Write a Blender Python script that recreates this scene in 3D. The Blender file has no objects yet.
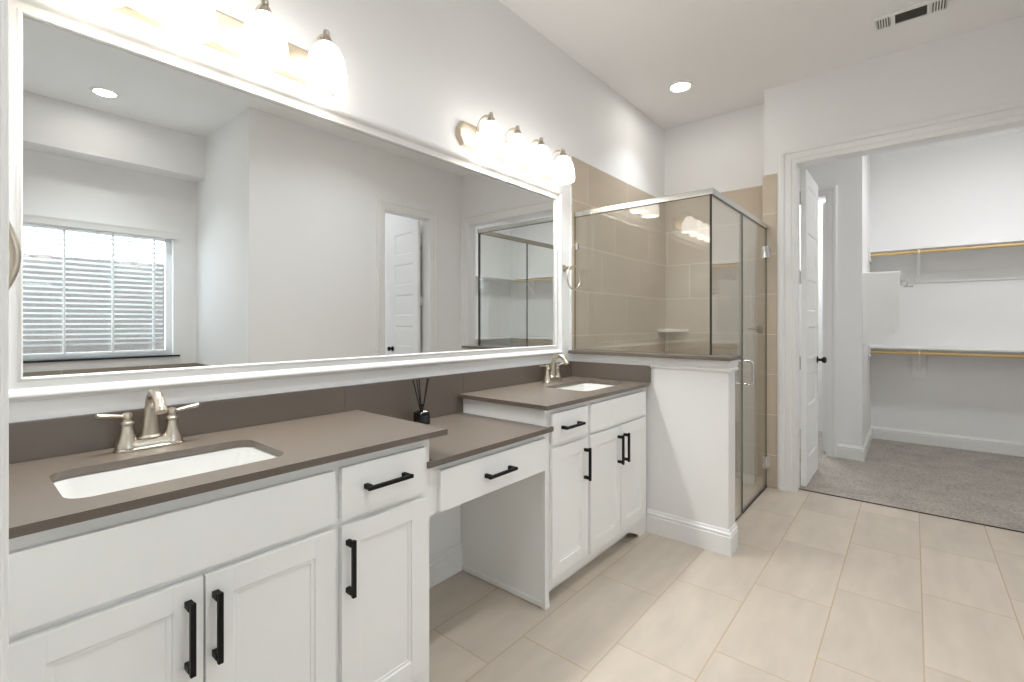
import bpy, bmesh, math
from mathutils import Vector, Matrix
from mathutils.geometry import tessellate_polygon

SC = bpy.context.scene
COL = SC.collection
PI = math.pi
R = math.radians

# ------------------------------------------------------------------ camera
YAW = 40.0457
cam_d = bpy.data.cameras.new('camera')
cam_d.sensor_width = 36.0
cam_d.lens = 36.0 * 477.0 / 1024.0
cam_d.shift_y = -17.7 / 1024.0
cam_d.clip_start = 0.02
cam = bpy.data.objects.new('camera', cam_d)
cam.location = (0, 0, 1.25)
cam.rotation_euler = (R(90), 0, R(YAW - 90))
COL.objects.link(cam)
SC.camera = cam

# ------------------------------------------------------------------ world, exposure
SC.view_settings.view_transform = 'Standard'
SC.view_settings.look = 'None'
SC.view_settings.gamma = 1.0
SC.view_settings.use_curve_mapping = False
SC.view_settings.exposure = 1.40
SC.cycles.max_bounces = 14
SC.cycles.diffuse_bounces = 7
SC.cycles.glossy_bounces = 8
SC.cycles.transparent_max_bounces = 24
SC.cycles.sample_clamp_indirect = 6.0
SC.cycles.caustics_reflective = True

W = bpy.data.worlds.new('sky'); SC.world = W
W.use_nodes = True
bg = W.node_tree.nodes['Background']
bg.inputs['Color'].default_value = (0.88, 0.94, 1.0, 1)
bg.inputs['Strength'].default_value = 3.9

GLOBE = 1.65          # vanity shade emission
DOWN = 25.0          # recessed lens emission
def area(name, loc, size, power, color=(1, .93, .85), rot=(0, 0, 0), spread=180):
    l = bpy.data.lights.new(name, 'AREA'); l.shape = 'DISK'; l.size = size
    l.energy = power; l.color = color; l.spread = R(spread)
    o = bpy.data.objects.new(name, l); o.location = loc; o.rotation_euler = rot
    COL.objects.link(o); return o

# downlights in the ceiling (each sits just under its own recessed fitting)
CEIL = 3.04
DOWNLIGHTS = [(3.58, 1.345), (0.80, -1.293), (2.35, 0.30), (0.75, 0.30)]  # the last two are added fill lights, out of view
for (lx, ly), pw in zip(DOWNLIGHTS, (1.4, 2.4, 3.2, 3.2)):
    area('downlight_lamp', (lx, ly, CEIL - 0.012), 0.13, pw, (.90, .96, 1.0), spread=150 if pw > 3 else 100)
# the bulbs of the two vanity fixtures, shining down out of their glass shades
BULBS = [.250, .466, .682, .898, 1.786, 1.999, 2.214, 2.438]
for bx in BULBS:
    area('vanity_bulb', (bx, 1.64, 2.135), 0.115, .74, (.95, .985, 1.0), spread=105)
area('closet_lamp', (5.2, -0.65, CEIL - 0.11), 0.30, 4.0, (.97, .98, 1.0))
area('side_room_lamp', (6.1, 1.0, CEIL - 0.06), 0.30, 7, (.97, .98, 1.0))
area('toilet_room_lamp', (2.9, -1.6, CEIL - 0.06), 0.25, 2.2, (.97, .98, 1.0))

# ------------------------------------------------------------------ materials
def lin(c):
    return tuple(((v / 255) / 12.92 if v / 255 <= .04045 else ((v / 255 + .055) / 1.055) ** 2.4) for v in c) + (1,)

def mat(name, rgb, rough=.5, metal=0.0, spec=.5, emit=None, es=0.0, coat=0.0):
    m = bpy.data.materials.new(name); m.use_nodes = True
    b = m.node_tree.nodes['Principled BSDF']
    b.inputs['Base Color'].default_value = lin(rgb)
    b.inputs['Roughness'].default_value = rough
    b.inputs['Metallic'].default_value = metal
    b.inputs['Specular IOR Level'].default_value = spec
    b.inputs['Coat Weight'].default_value = coat
    if emit:
        b.inputs['Emission Color'].default_value = emit + (1,)
        b.inputs['Emission Strength'].default_value = es
    return m

class N:
    def __init__(s, m): s.t = m.node_tree; s.n = s.t.nodes; s.l = s.t.links
    def new(s, t): return s.n.new(t)
    def link(s, a, b): s.l.new(a, b)
    def math(s, op, a, b=None, c=None):
        n = s.new('ShaderNodeMath'); n.operation = op
        for i, v in enumerate((a, b, c)):
            if v is None: continue
            if isinstance(v, (int, float)): n.inputs[i].default_value = v
            else: s.link(v, n.inputs[i])
        return n.outputs[0]

def noisy(m, rgb, amt=.06, scale=6.0, stretch=(1, 1, 1), bump=0.0, bscale=200.0, detail=4):
    """small tone variation of the base colour and an optional fine bump"""
    n = N(m); b = n.n['Principled BSDF']
    tc = n.new('ShaderNodeNewGeometry'); mp = n.new('ShaderNodeMapping')
    mp.inputs['Scale'].default_value = stretch
    n.link(tc.outputs['Position'], mp.inputs['Vector'])
    tx = n.new('ShaderNodeTexNoise'); tx.inputs['Scale'].default_value = scale; tx.inputs['Detail'].default_value = detail
    n.link(mp.outputs[0], tx.inputs['Vector'])
    mx = n.new('ShaderNodeMix'); mx.data_type = 'RGBA'
    c = lin(rgb)
    mx.inputs['A'].default_value = tuple(v * (1 - amt) for v in c[:3]) + (1,)
    mx.inputs['B'].default_value = tuple(min(1, v * (1 + amt)) for v in c[:3]) + (1,)
    n.link(tx.outputs['Fac'], mx.inputs['Factor']); n.link(mx.outputs['Result'], b.inputs['Base Color'])
    if bump:
        t2 = n.new('ShaderNodeTexNoise'); t2.inputs['Scale'].default_value = bscale
        n.link(tc.outputs['Position'], t2.inputs['Vector'])
        bp = n.new('ShaderNodeBump'); bp.inputs['Strength'].default_value = bump; bp.inputs['Distance'].default_value = .002
        n.link(t2.outputs['Fac'], bp.inputs['Height']); n.link(bp.outputs[0], b.inputs['Normal'])
    return m

def tile_mat(name, ua, va, u0, v0, pu, pv, stag, rgb, grout, g=.004, rough=.35, vary=.05, streak=(1, 1, 1), amt=.06):
    m = mat(name, rgb, rough); n = N(m); b = n.n['Principled BSDF']
    geo = n.new('ShaderNodeNewGeometry'); sp = n.new('ShaderNodeSeparateXYZ')
    n.link(geo.outputs['Position'], sp.inputs[0])
    U, V = sp.outputs[ua], sp.outputs[va]
    vv = n.math('DIVIDE', n.math('SUBTRACT', V, v0), pv)
    row = n.math('FLOOR', vv)
    uu = n.math('DIVIDE', n.math('SUBTRACT', n.math('SUBTRACT', U, u0), n.math('MULTIPLY', row, stag)), pu)
    fu = n.math('FRACT', uu); fv = n.math('FRACT', vv)
    du = n.math('MULTIPLY', n.math('MINIMUM', fu, n.math('SUBTRACT', 1.0, fu)), pu)
    dv = n.math('MULTIPLY', n.math('MINIMUM', fv, n.math('SUBTRACT', 1.0, fv)), pv)
    d = n.math('MINIMUM', du, dv)
    mask = n.new('ShaderNodeMapRange'); mask.inputs['From Min'].default_value = g * .35; mask.inputs['From Max'].default_value = g * .75
    n.link(d, mask.inputs['Value'])
    idn = n.math('ADD', n.math('FLOOR', uu), n.math('MULTIPLY', row, 17.3))
    wn = n.new('ShaderNodeTexWhiteNoise'); wn.noise_dimensions = '1D'; n.link(idn, wn.inputs['W'])
    mp = n.new('ShaderNodeMapping'); mp.inputs['Scale'].default_value = streak
    n.link(geo.outputs['Position'], mp.inputs['Vector'])
    cx = n.new('ShaderNodeCombineXYZ'); n.link(n.math('MULTIPLY', wn.outputs['Value'], 30.0), cx.inputs[0])
    n.link(cx.outputs[0], mp.inputs['Location'])
    tx = n.new('ShaderNodeTexNoise'); tx.inputs['Scale'].default_value = 3.0; tx.inputs['Detail'].default_value = 6
    n.link(mp.outputs[0], tx.inputs['Vector'])
    tone = n.math('ADD', 1.0, n.math('ADD', n.math('MULTIPLY', n.math('SUBTRACT', wn.outputs['Value'], .5), vary * 2),
                                     n.math('MULTIPLY', n.math('SUBTRACT', tx.outputs['Fac'], .5), amt * 4)))
    vm = n.new('ShaderNodeVectorMath'); vm.operation = 'SCALE'
    vm.inputs[0].default_value = lin(rgb)[:3]; n.link(tone, vm.inputs['Scale'])
    mx = n.new('ShaderNodeMix'); mx.data_type = 'RGBA'
    mx.inputs['A'].default_value = lin(grout)
    n.link(vm.outputs[0], mx.inputs['B']); n.link(mask.outputs[0], mx.inputs['Factor'])
    n.link(mx.outputs['Result'], b.inputs['Base Color'])
    rr = n.new('ShaderNodeMapRange'); rr.inputs['To Min'].default_value = .9; rr.inputs['To Max'].default_value = rough
    n.link(mask.outputs[0], rr.inputs['Value']); n.link(rr.outputs[0], b.inputs['Roughness'])
    bp = n.new('ShaderNodeBump'); bp.inputs['Strength'].default_value = .25; bp.inputs['Distance'].default_value = .002
    n.link(mask.outputs[0], bp.inputs['Height']); n.link(bp.outputs[0], b.inputs['Normal'])
    return m

def glass_mat(name, tint=(.985, .995, .99)):
    m = bpy.data.materials.new(name); m.use_nodes = True; n = N(m)
    n.n.clear()
    out = n.new('ShaderNodeOutputMaterial'); mixs = n.new('ShaderNodeMixShader')
    tr = n.new('ShaderNodeBsdfTransparent'); tr.inputs['Color'].default_value = tint + (1,)
    gl = n.new('ShaderNodeBsdfGlossy'); gl.inputs['Roughness'].default_value = 0.0
    fr = n.new('ShaderNodeFresnel'); ge = n.new('ShaderNodeNewGeometry')
    ior = n.math('ADD', 1.68, n.math('MULTIPLY', ge.outputs['Backfacing'], 1 / 1.68 - 1.68))
    n.link(ior, fr.inputs['IOR'])
    n.link(fr.outputs[0], mixs.inputs[0]); n.link(tr.outputs[0], mixs.inputs[1]); n.link(gl.outputs[0], mixs.inputs[2])
    n.link(mixs.outputs[0], out.inputs[0])
    return m

M = {}
M['wall'] = noisy(mat('wall_paint', (239, 239, 239), .75), (239, 239, 239), .01, 2, bump=.05, bscale=350)
M['ceil'] = noisy(mat('ceiling_paint', (242, 242, 242), .85), (242, 242, 242), .01, 2)
M['trim'] = mat('trim_paint', (236, 236, 235), .35)
M['frame'] = mat('mirror_frame_paint', (219, 218, 216), .3)
M['cab'] = mat('cabinet_paint', (238, 238, 236), .38)
M['door'] = mat('door_paint', (238, 238, 237), .4)
M['quartz'] = noisy(mat('taupe_quartz', (99, 88, 78), .36, spec=.9), (99, 88, 78), .04, 60)
M['porcelain'] = mat('white_porcelain', (222, 221, 218), .12)
M['nickel'] = mat('brushed_nickel', (196, 187, 173), .28, 1.0)
M['chrome'] = mat('polished_chrome', (225, 225, 225), .10, 1.0)
M['satin'] = mat('satin_chrome', (205, 205, 200), .25, 1.0)
M['black'] = mat('matte_black_metal', (7, 7, 7), .5, spec=.3)
M['bronze'] = mat('dark_bronze', (45, 42, 40), .3, .8)
M['mirror'] = mat('mirror_silver', (233, 234, 233), .0, 1.0)
M['glass'] = glass_mat('clear_glass')
M['wglass'] = glass_mat('window_glass', (.95, .98, .98))
M['gedge'] = mat('glass_edge', (58, 68, 62), .2)
M['seal'] = mat('dark_seal', (50, 48, 45), .5)
M['shade'] = mat('frosted_shade', (255, 250, 240), .4, emit=(1, .965, .92), es=GLOBE)
M['lens'] = mat('downlight_lens', (255, 255, 255), .4, emit=(1, .96, .90), es=DOWN)
M['opal'] = mat('opal_diffuser', (255, 255, 255), .4, emit=(1, .99, .97), es=11)
M['plate'] = mat('warm_nickel_plate', (214, 200, 180), .35, .85)
M['slat'] = mat('blind_white', (240, 242, 244), .5)
M['stone_dark'] = mat('dark_stone_sill', (40, 38, 37), .2)
M['plastic'] = mat('white_plastic', (240, 240, 238), .4)
M['slot'] = mat('dark_slot', (30, 30, 30), .6)
M['duct'] = mat('duct_interior', (88, 86, 78), .7)
M['rod'] = noisy(mat('varnished_rod', (214, 184, 128), .35), (214, 184, 128), .08, 20, (1, .1, 1))
M['shelfpaint'] = mat('shelf_paint', (240, 240, 238), .45)
M['bottle'] = mat('black_bottle', (10, 10, 11), .08, coat=.5)
M['labelm'] = mat('bottle_label', (30, 30, 33), .5)
M['print'] = mat('bottle_print', (84, 84, 92), .5)
M['reed'] = mat('black_reed', (16, 14, 13), .7)
M['fence'] = noisy(mat('fence_board', (92, 86, 83), .8), (92, 86, 83), .12, 3, (8, 1, 1))
M['ground'] = noisy(mat('yard_ground', (120, 116, 100), .95), (120, 116, 100), .2, 8)
M['transition'] = mat('transition_strip', (74, 64, 55), .5)
M['valve'] = mat('aged_nickel', (125, 114, 100), .35, 1.0)
M['shelfstone'] = mat('shelf_stone', (226, 220, 208), .25)
M['floor'] = tile_mat('floor_tile', 0, 1, 2.708, -.031, .61, .306, -.2033, (196, 184, 170), (186, 165, 138), g=.0045, rough=.32,
                      vary=.045, streak=(1.2, 4, 1), amt=.09)
TW, TG = (194, 180, 161), (222, 210, 192)
M['tile_x'] = tile_mat('shower_tile_along', 0, 2, 3.114, 1.472, .6066, .3055, .2033, TW, TG, g=.005, rough=.3, vary=.03, streak=(1, 1, 3), amt=.05)
M['tile_y'] = tile_mat('shower_tile_across', 1, 2, 1.526, 1.472, .6066, .3055, .2033, TW, TG, g=.005, rough=.3, vary=.03, streak=(1, 1, 3), amt=.05)
M['tubtile'] = tile_mat('shaded_tub_tile', 0, 2, .63, .552, .61, .305, .2033, (150, 140, 128), (200, 190, 175), g=.005, rough=.3)  # tan tile with its grey brown shade put into the base colour

def carpet_mat():
    m = mat('grey_carpet', (170, 165, 156), .95, spec=.1); n = N(m); b = n.n['Principled BSDF']
    geo = n.new('ShaderNodeNewGeometry')
    def noise(sc, det):
        t = n.new('ShaderNodeTexNoise'); t.inputs['Scale'].default_value = sc; t.inputs['Detail'].default_value = det
        n.link(geo.outputs['Position'], t.inputs['Vector']); return t.outputs['Fac']
    t1, t2, t3 = noise(75, 4), noise(5, 3), noise(260, 2)
    tone = n.math('ADD', -.18, n.math('ADD', n.math('MULTIPLY', t1, 1.25), n.math('ADD', n.math('MULTIPLY', t2, .55), n.math('MULTIPLY', t3, .6))))
    vm = n.new('ShaderNodeVectorMath'); vm.operation = 'SCALE'; vm.inputs[0].default_value = lin((178, 172, 163))[:3]
    n.link(tone, vm.inputs['Scale']); n.link(vm.outputs[0], b.inputs['Base Color'])
    bp = n.new('ShaderNodeBump'); bp.inputs['Strength'].default_value = 1.0; bp.inputs['Distance'].default_value = .012
    n.link(n.math('ADD', t1, n.math('MULTIPLY', t3, .5)), bp.inputs['Height']); n.link(bp.outputs[0], b.inputs['Normal'])
    return m
M['carpet'] = carpet_mat()

# ------------------------------------------------------------------ mesh builder
class MB:
    def __init__(s): s.bm = bmesh.new()
    def quadgrid(s, rings, close_u=False, cap=(False, False), mi=0):
        """rings: list of lists of 3D points, consecutive rings are joined"""
        vr = [[s.bm.verts.new(p) for p in r] for r in rings]
        k = len(vr[0])
        for a, b in zip(vr, vr[1:]):
            for i in range(k if close_u else k - 1):
                j = (i + 1) % k
                try: f = s.bm.faces.new((a[i], a[j], b[j], b[i])); f.material_index = mi
                except ValueError: pass
        if cap[0]: s.bm.faces.new(vr[0][::-1]).material_index = mi
        if cap[1]: s.bm.faces.new(vr[-1]).material_index = mi
        return s
    def box(s, x0, x1, y0, y1, z0, z1, bevel=0.0, mi=0, seg=2, mx=None):
        before = set(s.bm.verts)
        g = bmesh.ops.create_cube(s.bm, size=1.0)
        vs = g['verts']
        for v in vs:
            v.co = Vector((x0 + (v.co.x + .5) * (x1 - x0), y0 + (v.co.y + .5) * (y1 - y0), z0 + (v.co.z + .5) * (z1 - z0)))
        for f in {f for v in vs for f in v.link_faces}: f.material_index = mi
        if bevel > 0:
            bevel = min(bevel, .45 * min(abs(x1 - x0), abs(y1 - y0), abs(z1 - z0)))
            es = list({e for v in vs for e in v.link_edges})
            bmesh.ops.bevel(s.bm, geom=es, offset=bevel, segments=seg, affect='EDGES', profile=.5)
        if mx is not None:
            for v in s.bm.verts:
                if v not in before: v.co = mx @ v.co
        return s
    def tube(s, pts, radii, seg=16, cap=True, mi=0):
        pts = [Vector(p) for p in pts]
        if isinstance(radii, (int, float)): radii = [radii] * len(pts)
        rings = []; up = None
        for i, p in enumerate(pts):
            t = (pts[min(i + 1, len(pts) - 1)] - pts[max(i - 1, 0)]).normalized()
            if up is None:
                up = Vector((0, 0, 1)) if abs(t.z) < .9 else Vector((1, 0, 0))
            u = (up - t * up.dot(t)).normalized(); w = t.cross(u); up = u
            r = radii[i]
            rx, ry = r if isinstance(r, tuple) else (r, r)
            rings.append([p + u * (rx * math.cos(a)) + w * (ry * math.sin(a)) for a in [2 * PI * k / seg for k in range(seg)]])
        return s.quadgrid(rings, True, (cap, cap), mi)
    def lathe(s, prof, c, axis='z', seg=32, cap=(True, True), mi=0):
        rings = []
        for (r, h) in prof:
            ring = []
            for k in range(seg):
                a = 2 * PI * k / seg; u, w = r * math.cos(a), r * math.sin(a)
                d = {'z': (u, w, h), 'x': (h, u, w), 'y': (w, h, u)}[axis]
                ring.append((c[0] + d[0], c[1] + d[1], c[2] + d[2]))
            rings.append(ring)
        return s.quadgrid(rings, True, cap, mi)
    def prism(s, poly, a0, a1, axis, holes=(), mi=0, mi_side=None):
        """poly 2D extruded along axis; axis 'z': (x,y), 'y': (x,z), 'x': (y,z)"""
        def P(p, a):
            return {'z': (p[0], p[1], a), 'y': (p[0], a, p[1]), 'x': (a, p[0], p[1])}[axis]
        loops = [list(poly)] + [list(h) for h in holes]
        tri = tessellate_polygon([[Vector((p[0], p[1], 0)) for p in l] for l in loops])
        flat = [p for l in loops for p in l]
        va = [s.bm.verts.new(P(p, a0)) for p in flat]; vb = [s.bm.verts.new(P(p, a1)) for p in flat]
        for t in tri:
            s.bm.faces.new([va[i] for i in t]).material_index = mi
            s.bm.faces.new([vb[i] for i in t][::-1]).material_index = mi
        o = 0
        for l in loops:
            k = len(l)
            for i in range(k):
                j = (i + 1) % k
                f = s.bm.faces.new((va[o + i], va[o + j], vb[o + j], vb[o + i]))
                f.material_index = mi if mi_side is None else mi_side
            o += k
        return s
    def torus(s, c, Rr, r, axis='y', seg=48, seg2=12):
        rings = []
        for k in range(seg + 1):
            a = 2 * PI * k / seg; ring = []
            for q in range(seg2):
                b = 2 * PI * q / seg2; rr = Rr + r * math.cos(b); h = r * math.sin(b)
                u, w = rr * math.cos(a), rr * math.sin(a)
                d = {'y': (u, h, w), 'x': (h, u, w), 'z': (u, w, h)}[axis]
                ring.append((c[0] + d[0], c[1] + d[1], c[2] + d[2]))
            rings.append(ring)
        return s.quadgrid(rings, True)

def obj(name, mb, mats, parent=None, smooth=True, label=None, origin=None, mx=None):
    bm = mb.bm
    if mx is not None: bmesh.ops.transform(bm, matrix=mx, verts=bm.verts)
    bmesh.ops.remove_doubles(bm, verts=bm.verts, dist=1e-6)
    bmesh.ops.recalc_face_normals(bm, faces=bm.faces)
    off = None
    root = parent
    while root is not None and root.parent is not None: root = root.parent
    if root is not None: off = Vector(root.location)
    elif origin is not None: off = Vector(origin)
    if off is not None: bmesh.ops.translate(bm, vec=-off, verts=bm.verts)
    me = bpy.data.meshes.new(name); bm.to_mesh(me); bm.free()
    for m in (mats if isinstance(mats, (list, tuple)) else [mats]): me.materials.append(m)
    if smooth:
        for p in me.polygons: p.use_smooth = True
        me.set_sharp_from_angle(angle=R(35))
    o = bpy.data.objects.new(name, me); COL.objects.link(o)
    if smooth:
        wn = o.modifiers.new('weighted_normal', 'WEIGHTED_NORMAL'); wn.keep_sharp = True
    if parent is not None: o.parent = parent
    elif off is not None: o.location = off
    if label: o['label'] = label
    return o

def tag(o, label, cat, group=None, kind=None):
    o['label'] = label; o['category'] = cat
    if group: o['group'] = group
    if kind: o['kind'] = kind
    return o

def thing(name, label, cat, loc, group=None, kind=None):
    o = bpy.data.objects.new(name, None); o.empty_display_size = .1; o.location = loc
    COL.objects.link(o)
    return tag(o, label, cat, group, kind)

def struct(name, mb, m, label, cat, smooth=False):
    return tag(obj(name, mb, m, smooth=smooth), label, cat, None, 'structure')

def rrect(x0, x1, y0, y1, r, n=6):
    pts = []
    for (cx, cy, a0) in ((x1 - r, y1 - r, 0), (x0 + r, y1 - r, 90), (x0 + r, y0 + r, 180), (x1 - r, y0 + r, 270)):
        for k in range(n + 1):
            a = R(a0 + 90 * k / n); pts.append((cx + r * math.cos(a), cy + r * math.sin(a)))
    return pts

# ------------------------------------------------------------------ room measures (metres; vanity wall plane at y = YW)
YW = 1.76            # vanity wall
XC = 4.05            # closet wall, bathroom face
XC2 = 4.17           # closet wall, closet face
XS = 4.29            # shower end wall
YB = -0.70           # opposite wall
XN = 1.62            # niche return
YN = -1.97           # window wall
XE = -0.72           # wall behind the linen cabinet
XK = 2.722           # knee wall face
YK = 0.76            # knee wall end
YG = 0.858           # shower door line
XG = 2.745           # shower front glass
CY0, CY1 = -0.59, 0.665   # closet opening
HD = 2.44            # door head height
XB = 6.47            # closet back wall

# ------------------------------------------------------------------ SETTING
mb = MB().box(XE - .12, XC2 - .03, -2.1, YW + .12, -.1, 0).box(XC2 - .03, XS + .12, YG, YW + .12, -.1, 0)
struct('floor', mb, M['floor'], 'beige stone look floor tiles in staggered rows', 'floor')
mb = MB().box(XC2 - .03, XB + .12, -2.1, YG - .12, -.1, .008).box(XS + .13, XB + .12, YG - .12, 1.75, -.1, .008)
struct('floor_closet', mb, M['carpet'], 'grey cut pile carpet on the walk-in closet floor', 'carpet')
mb = MB().box(XC2 - .034, XC2 - .029, CY0, CY1, 0, .007)
struct('trim_1', mb, M['transition'], 'thin dark edge strip between floor tile and closet carpet', 'threshold')
mb = MB().box(XE - .12, XB + .12, -2.45, YW + .12, CEIL, CEIL + .1)
struct('ceiling', mb, M['ceil'], 'flat pale painted ceiling over bathroom and closet', 'ceiling')

mb = MB().box(XE - .12, XS + .12, YW, YW + .12, 0, CEIL)
struct('wall_vanity', mb, M['wall'], 'long pale wall behind the vanity, mirror and lights', 'wall')
mb = MB().box(XS, XS + .12, YG + .012, YW, 0, CEIL)
struct('wall_shower', mb, M['wall'], 'pale end wall above the shower tile', 'wall')
# closet wall with its wide opening; its left end also forms the shower return
mb = MB().prism([(YG + .012 + .005, 0), (YG + .017, CEIL), (YB, CEIL), (YB, 0), (CY0, 0), (CY0, HD), (CY1, HD), (CY1, 0)], XC, XC2, 'x')
mb.box(XC2, XS + .12, YG - .103, YG + .012, 0, CEIL)
struct('wall_closet', mb, M['wall'], 'pale wall with the wide closet opening', 'wall')
DX0, DX1 = 2.936, 3.555
mb = MB().prism([(XN, 0), (DX0, 0), (DX0, HD), (DX1, HD), (DX1, 0), (XC2, 0), (XC2, CEIL), (XN, CEIL)], YB - .12, YB, 'y')
struct('wall_opposite', mb, M['wall'], 'pale wall with a doorway, seen only in the mirror', 'wall')
mb = MB().box(XN, XN + .12, -2.1, YB - .12, 0, CEIL)
struct('wall_niche_return', mb, M['wall'], 'pale side wall of the window niche, seen in the mirror', 'wall')
WX0, WX1, WZ0, WZ1 = -.42, 1.425, .945, 2.09
mb = MB().prism([(XE, 0), (XN, 0), (XN, CEIL), (XE, CEIL)], YN - .13, YN, 'y',
                holes=[[(WX0, WZ0), (WX0, WZ1), (WX1, WZ1), (WX1, WZ0)]])
mb.box(XE, XN, YN, -1.73, 2.655, CEIL)
struct('wall_window', mb, M['wall'], 'pale window wall with a boxed soffit, seen in the mirror', 'wall')
mb = MB().box(XE - .12, XE, -2.1, YW, 0, CEIL)
struct('wall_entry', mb, M['wall'], 'pale wall behind the linen cabinet', 'wall')
# toilet room behind the opposite wall
mb = MB().box(XN + .12, XC2, -2.45, -2.33, 0, CEIL).box(3.60, XC2, -2.33, YB - .12, 0, CEIL)  # right block added close to the door leaf to darken its hinge gap
struct('wall_toilet_room', mb, M['wall'], 'pale walls of the small room behind the mirrored doorway', 'wall')
mb = MB().box(XN + .12, 3.60, -2.33, -2.1, -.1, 0)
struct('floor_toilet_room', mb, M['floor'], 'tile floor strip of the small room behind the doorway', 'floor')
# closet shell
XV = 5.33
mb = MB().box(XB, XB + .12, -2.1, .35, 0, CEIL)
struct('wall_closet_back', mb, M['wall'], 'back wall of the walk-in closet behind the shelves', 'wall')
mb = MB().box(XC2, XB, -2.1, -1.98, 0, CEIL)
struct('wall_closet_far_side', mb, M['wall'], 'side wall of the closet seen only in the mirror', 'wall')
D2 = .620
mb = MB().prism([(.35, 0), (D2, 0), (D2, 2.45), (1.45, 2.45), (1.45, 0), (1.75, 0), (1.75, CEIL), (.35, CEIL)], XV, XV + .12, 'x')
mb.box(XV + .12, XB + .12, .35, .47, 0, CEIL)
struct('wall_closet_jog', mb, M['wall'], 'closet wall corner standing forward beside the inner doorway', 'wall')
mb = MB().box(XS + .12, XB + .12, 1.75, 1.88, 0, CEIL).box(XB, XB + .12, .47, 1.75, 0, CEIL)
struct('wall_side_room', mb, M['wall'], 'pale walls of the room beyond the inner closet doorway', 'wall')

# shower tile cladding
TZ = 2.372
mb = MB().prism([(2.848, 0), (XS - .008, 0), (XS - .008, TZ), (2.706, TZ), (2.706, 1.071), (2.848, 1.071)], YW - .008, YW, 'y')
struct('wall_tile_vanity_side', mb, M['tile_x'], 'beige shower tile on the long wall behind glass', 'tiled wall')
mb = MB().box(XS - .008, XS, YG + .017, YW - .008, 0, TZ)
struct('wall_tile_shower_end', mb, M['tile_y'], 'beige tile on the end wall of the shower', 'tiled wall')
mb = MB().box(XC - .008, XC, .785, YG + .017, 0, TZ + .01).box(XC - .008, XS - .008, YG + .017, YG + .025, 0, TZ)
struct('wall_tile_jamb', mb, M['tile_y'], 'narrow beige tile strip where the glass door hangs', 'tiled wall')
mb = MB().box(2.698, 2.706, YW - .009, YW, 1.072, TZ)
struct('trim_2', mb, M['trim'], 'thin white vertical edge strip where the shower tile begins', 'tile edge')
# niche tile wainscot
mb = MB().box(XE, XN - .01, YN, YN + .01, 0, .857).box(XN - .01, XN, YN + .01, YB - .14, 0, .857)
struct('wall_tile_niche', mb, M['tubtile'], 'low tan tile band with grey brown shade painted in, under the mirrored window', 'tiled wall')

# knee wall, with its frieze board
mb = MB().box(XK, XK + .125, YK, YW, 0, 1.05, .006)
struct('wall_knee', mb, M['trim'], 'white half wall between the right vanity and shower', 'half wall', smooth=True)
def frieze(poly_d):
    rings = []
    for (d, z) in poly_d:
        rings.append([(XK - d, YW, z), (XK - d, YK - d, z), (XK + .125 + d, YK - d, z)])
    return rings
mb = MB().quadgrid(frieze([(0, .982), (.006, .984), (.012, .990), (.014, .997), (.012, 1.003), (.008, 1.006), (.008, 1.012), (.012, 1.02), (.012, 1.05)]))
struct('trim_3', mb, M['trim'], 'white moulding running under the half wall cap', 'moulding', smooth=True)
mb = MB().box(2.665, 2.866, .737, YW - .008, 1.05, 1.071, .003)
tag(obj('half_wall_cap', mb, M['quartz']), 'taupe stone cap on top of the white half wall', 'stone cap', kind='structure')

# baseboards
BP = [(0, 0), (.015, 0), (.015, .098), (.0105, .101), (.0105, .108), (.0135, .111), (.0125, .117), (.007, .122), (.006, .131), (.003, .136), (0, .136)]
def base(pts, nrm):
    """sweep the profile along a polyline of (x,y); nrm gives the outward offset vector at each vertex"""
    return MB().quadgrid([[(p[0] + n[0] * d, p[1] + n[1] * d, z) for (d, z) in BP] for p, n in zip(pts, nrm)], cap=(True, True))
struct('baseboard_knee_wall', base([(XK, 1.224), (XK, YK), (XK + .125, YK)], [(-1, 0), (-1, -1), (0, -1)]), M['trim'],
       'white baseboard around the end of the half wall', 'baseboard', True)
struct('baseboard_vanity', base([(1.032, YW), (1.688, YW)], [(0, -1)] * 2), M['trim'], 'white baseboard in the knee space under the low counter', 'baseboard', True)
struct('baseboard_closet_back', base([(XB, -1.98), (XB, .35)], [(-1, 0)] * 2), M['trim'], 'white baseboard along the closet back wall', 'baseboard', True)
struct('baseboard_closet_jog', base([(XB, .35), (XV, .35), (XV, .539)], [(0, -1), (-1, -1), (-1, 0)]), M['trim'], 'white baseboard wrapping the closet wall corner', 'baseboard', True)
struct('baseboard_opposite', base([(XN, YB), (2.83, YB)], [(0, 1)] * 2), M['trim'], 'white baseboard along the wall opposite the mirror', 'baseboard', True)

# casings (profiled, mitred)
CP = [(0, 0), (0, .010), (.006, .012), (.022, .012), (.027, .017), (.058, .018), (.063, .012), (.068, .013), (.074, .022), (.098, .024), (.104, .020), (.108, .020), (.108, 0)]
def casing(plane, at, sgn, a0, a1, zt, left=True, right=True, scale=1.0):
    rings = []
    path = []
    if left: path += [(a0, 0, -1, 0)]
    path += [(a0, zt, -1, 1), (a1, zt, 1, 1)]
    if right: path += [(a1, 0, 1, 0)]
    for (a, z, da, dz) in path:
        ring = []
        for (w, d) in CP:
            w *= scale
            A, Z, D = a + da * w, z + dz * w, at + sgn * d
            ring.append((D, A, Z) if plane == 'x' else (A, D, Z))
        rings.append(ring)
    return MB().quadgrid(rings, cap=(True, True))
struct('trim_4', casing('x', XC, -1, CY0, CY1, HD), M['trim'], 'stepped white casing around the wide closet opening', 'door casing', True)
struct('trim_5', casing('y', YB, 1, DX0, DX1, HD, scale=.9), M['trim'], 'stepped white casing around the doorway seen in mirror', 'door casing', True)
struct('trim_6', casing('x', XV, -1, D2, 1.45, 2.45, scale=.75), M['trim'], 'stepped white casing of the inner doorway inside closet', 'door casing', True)
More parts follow.
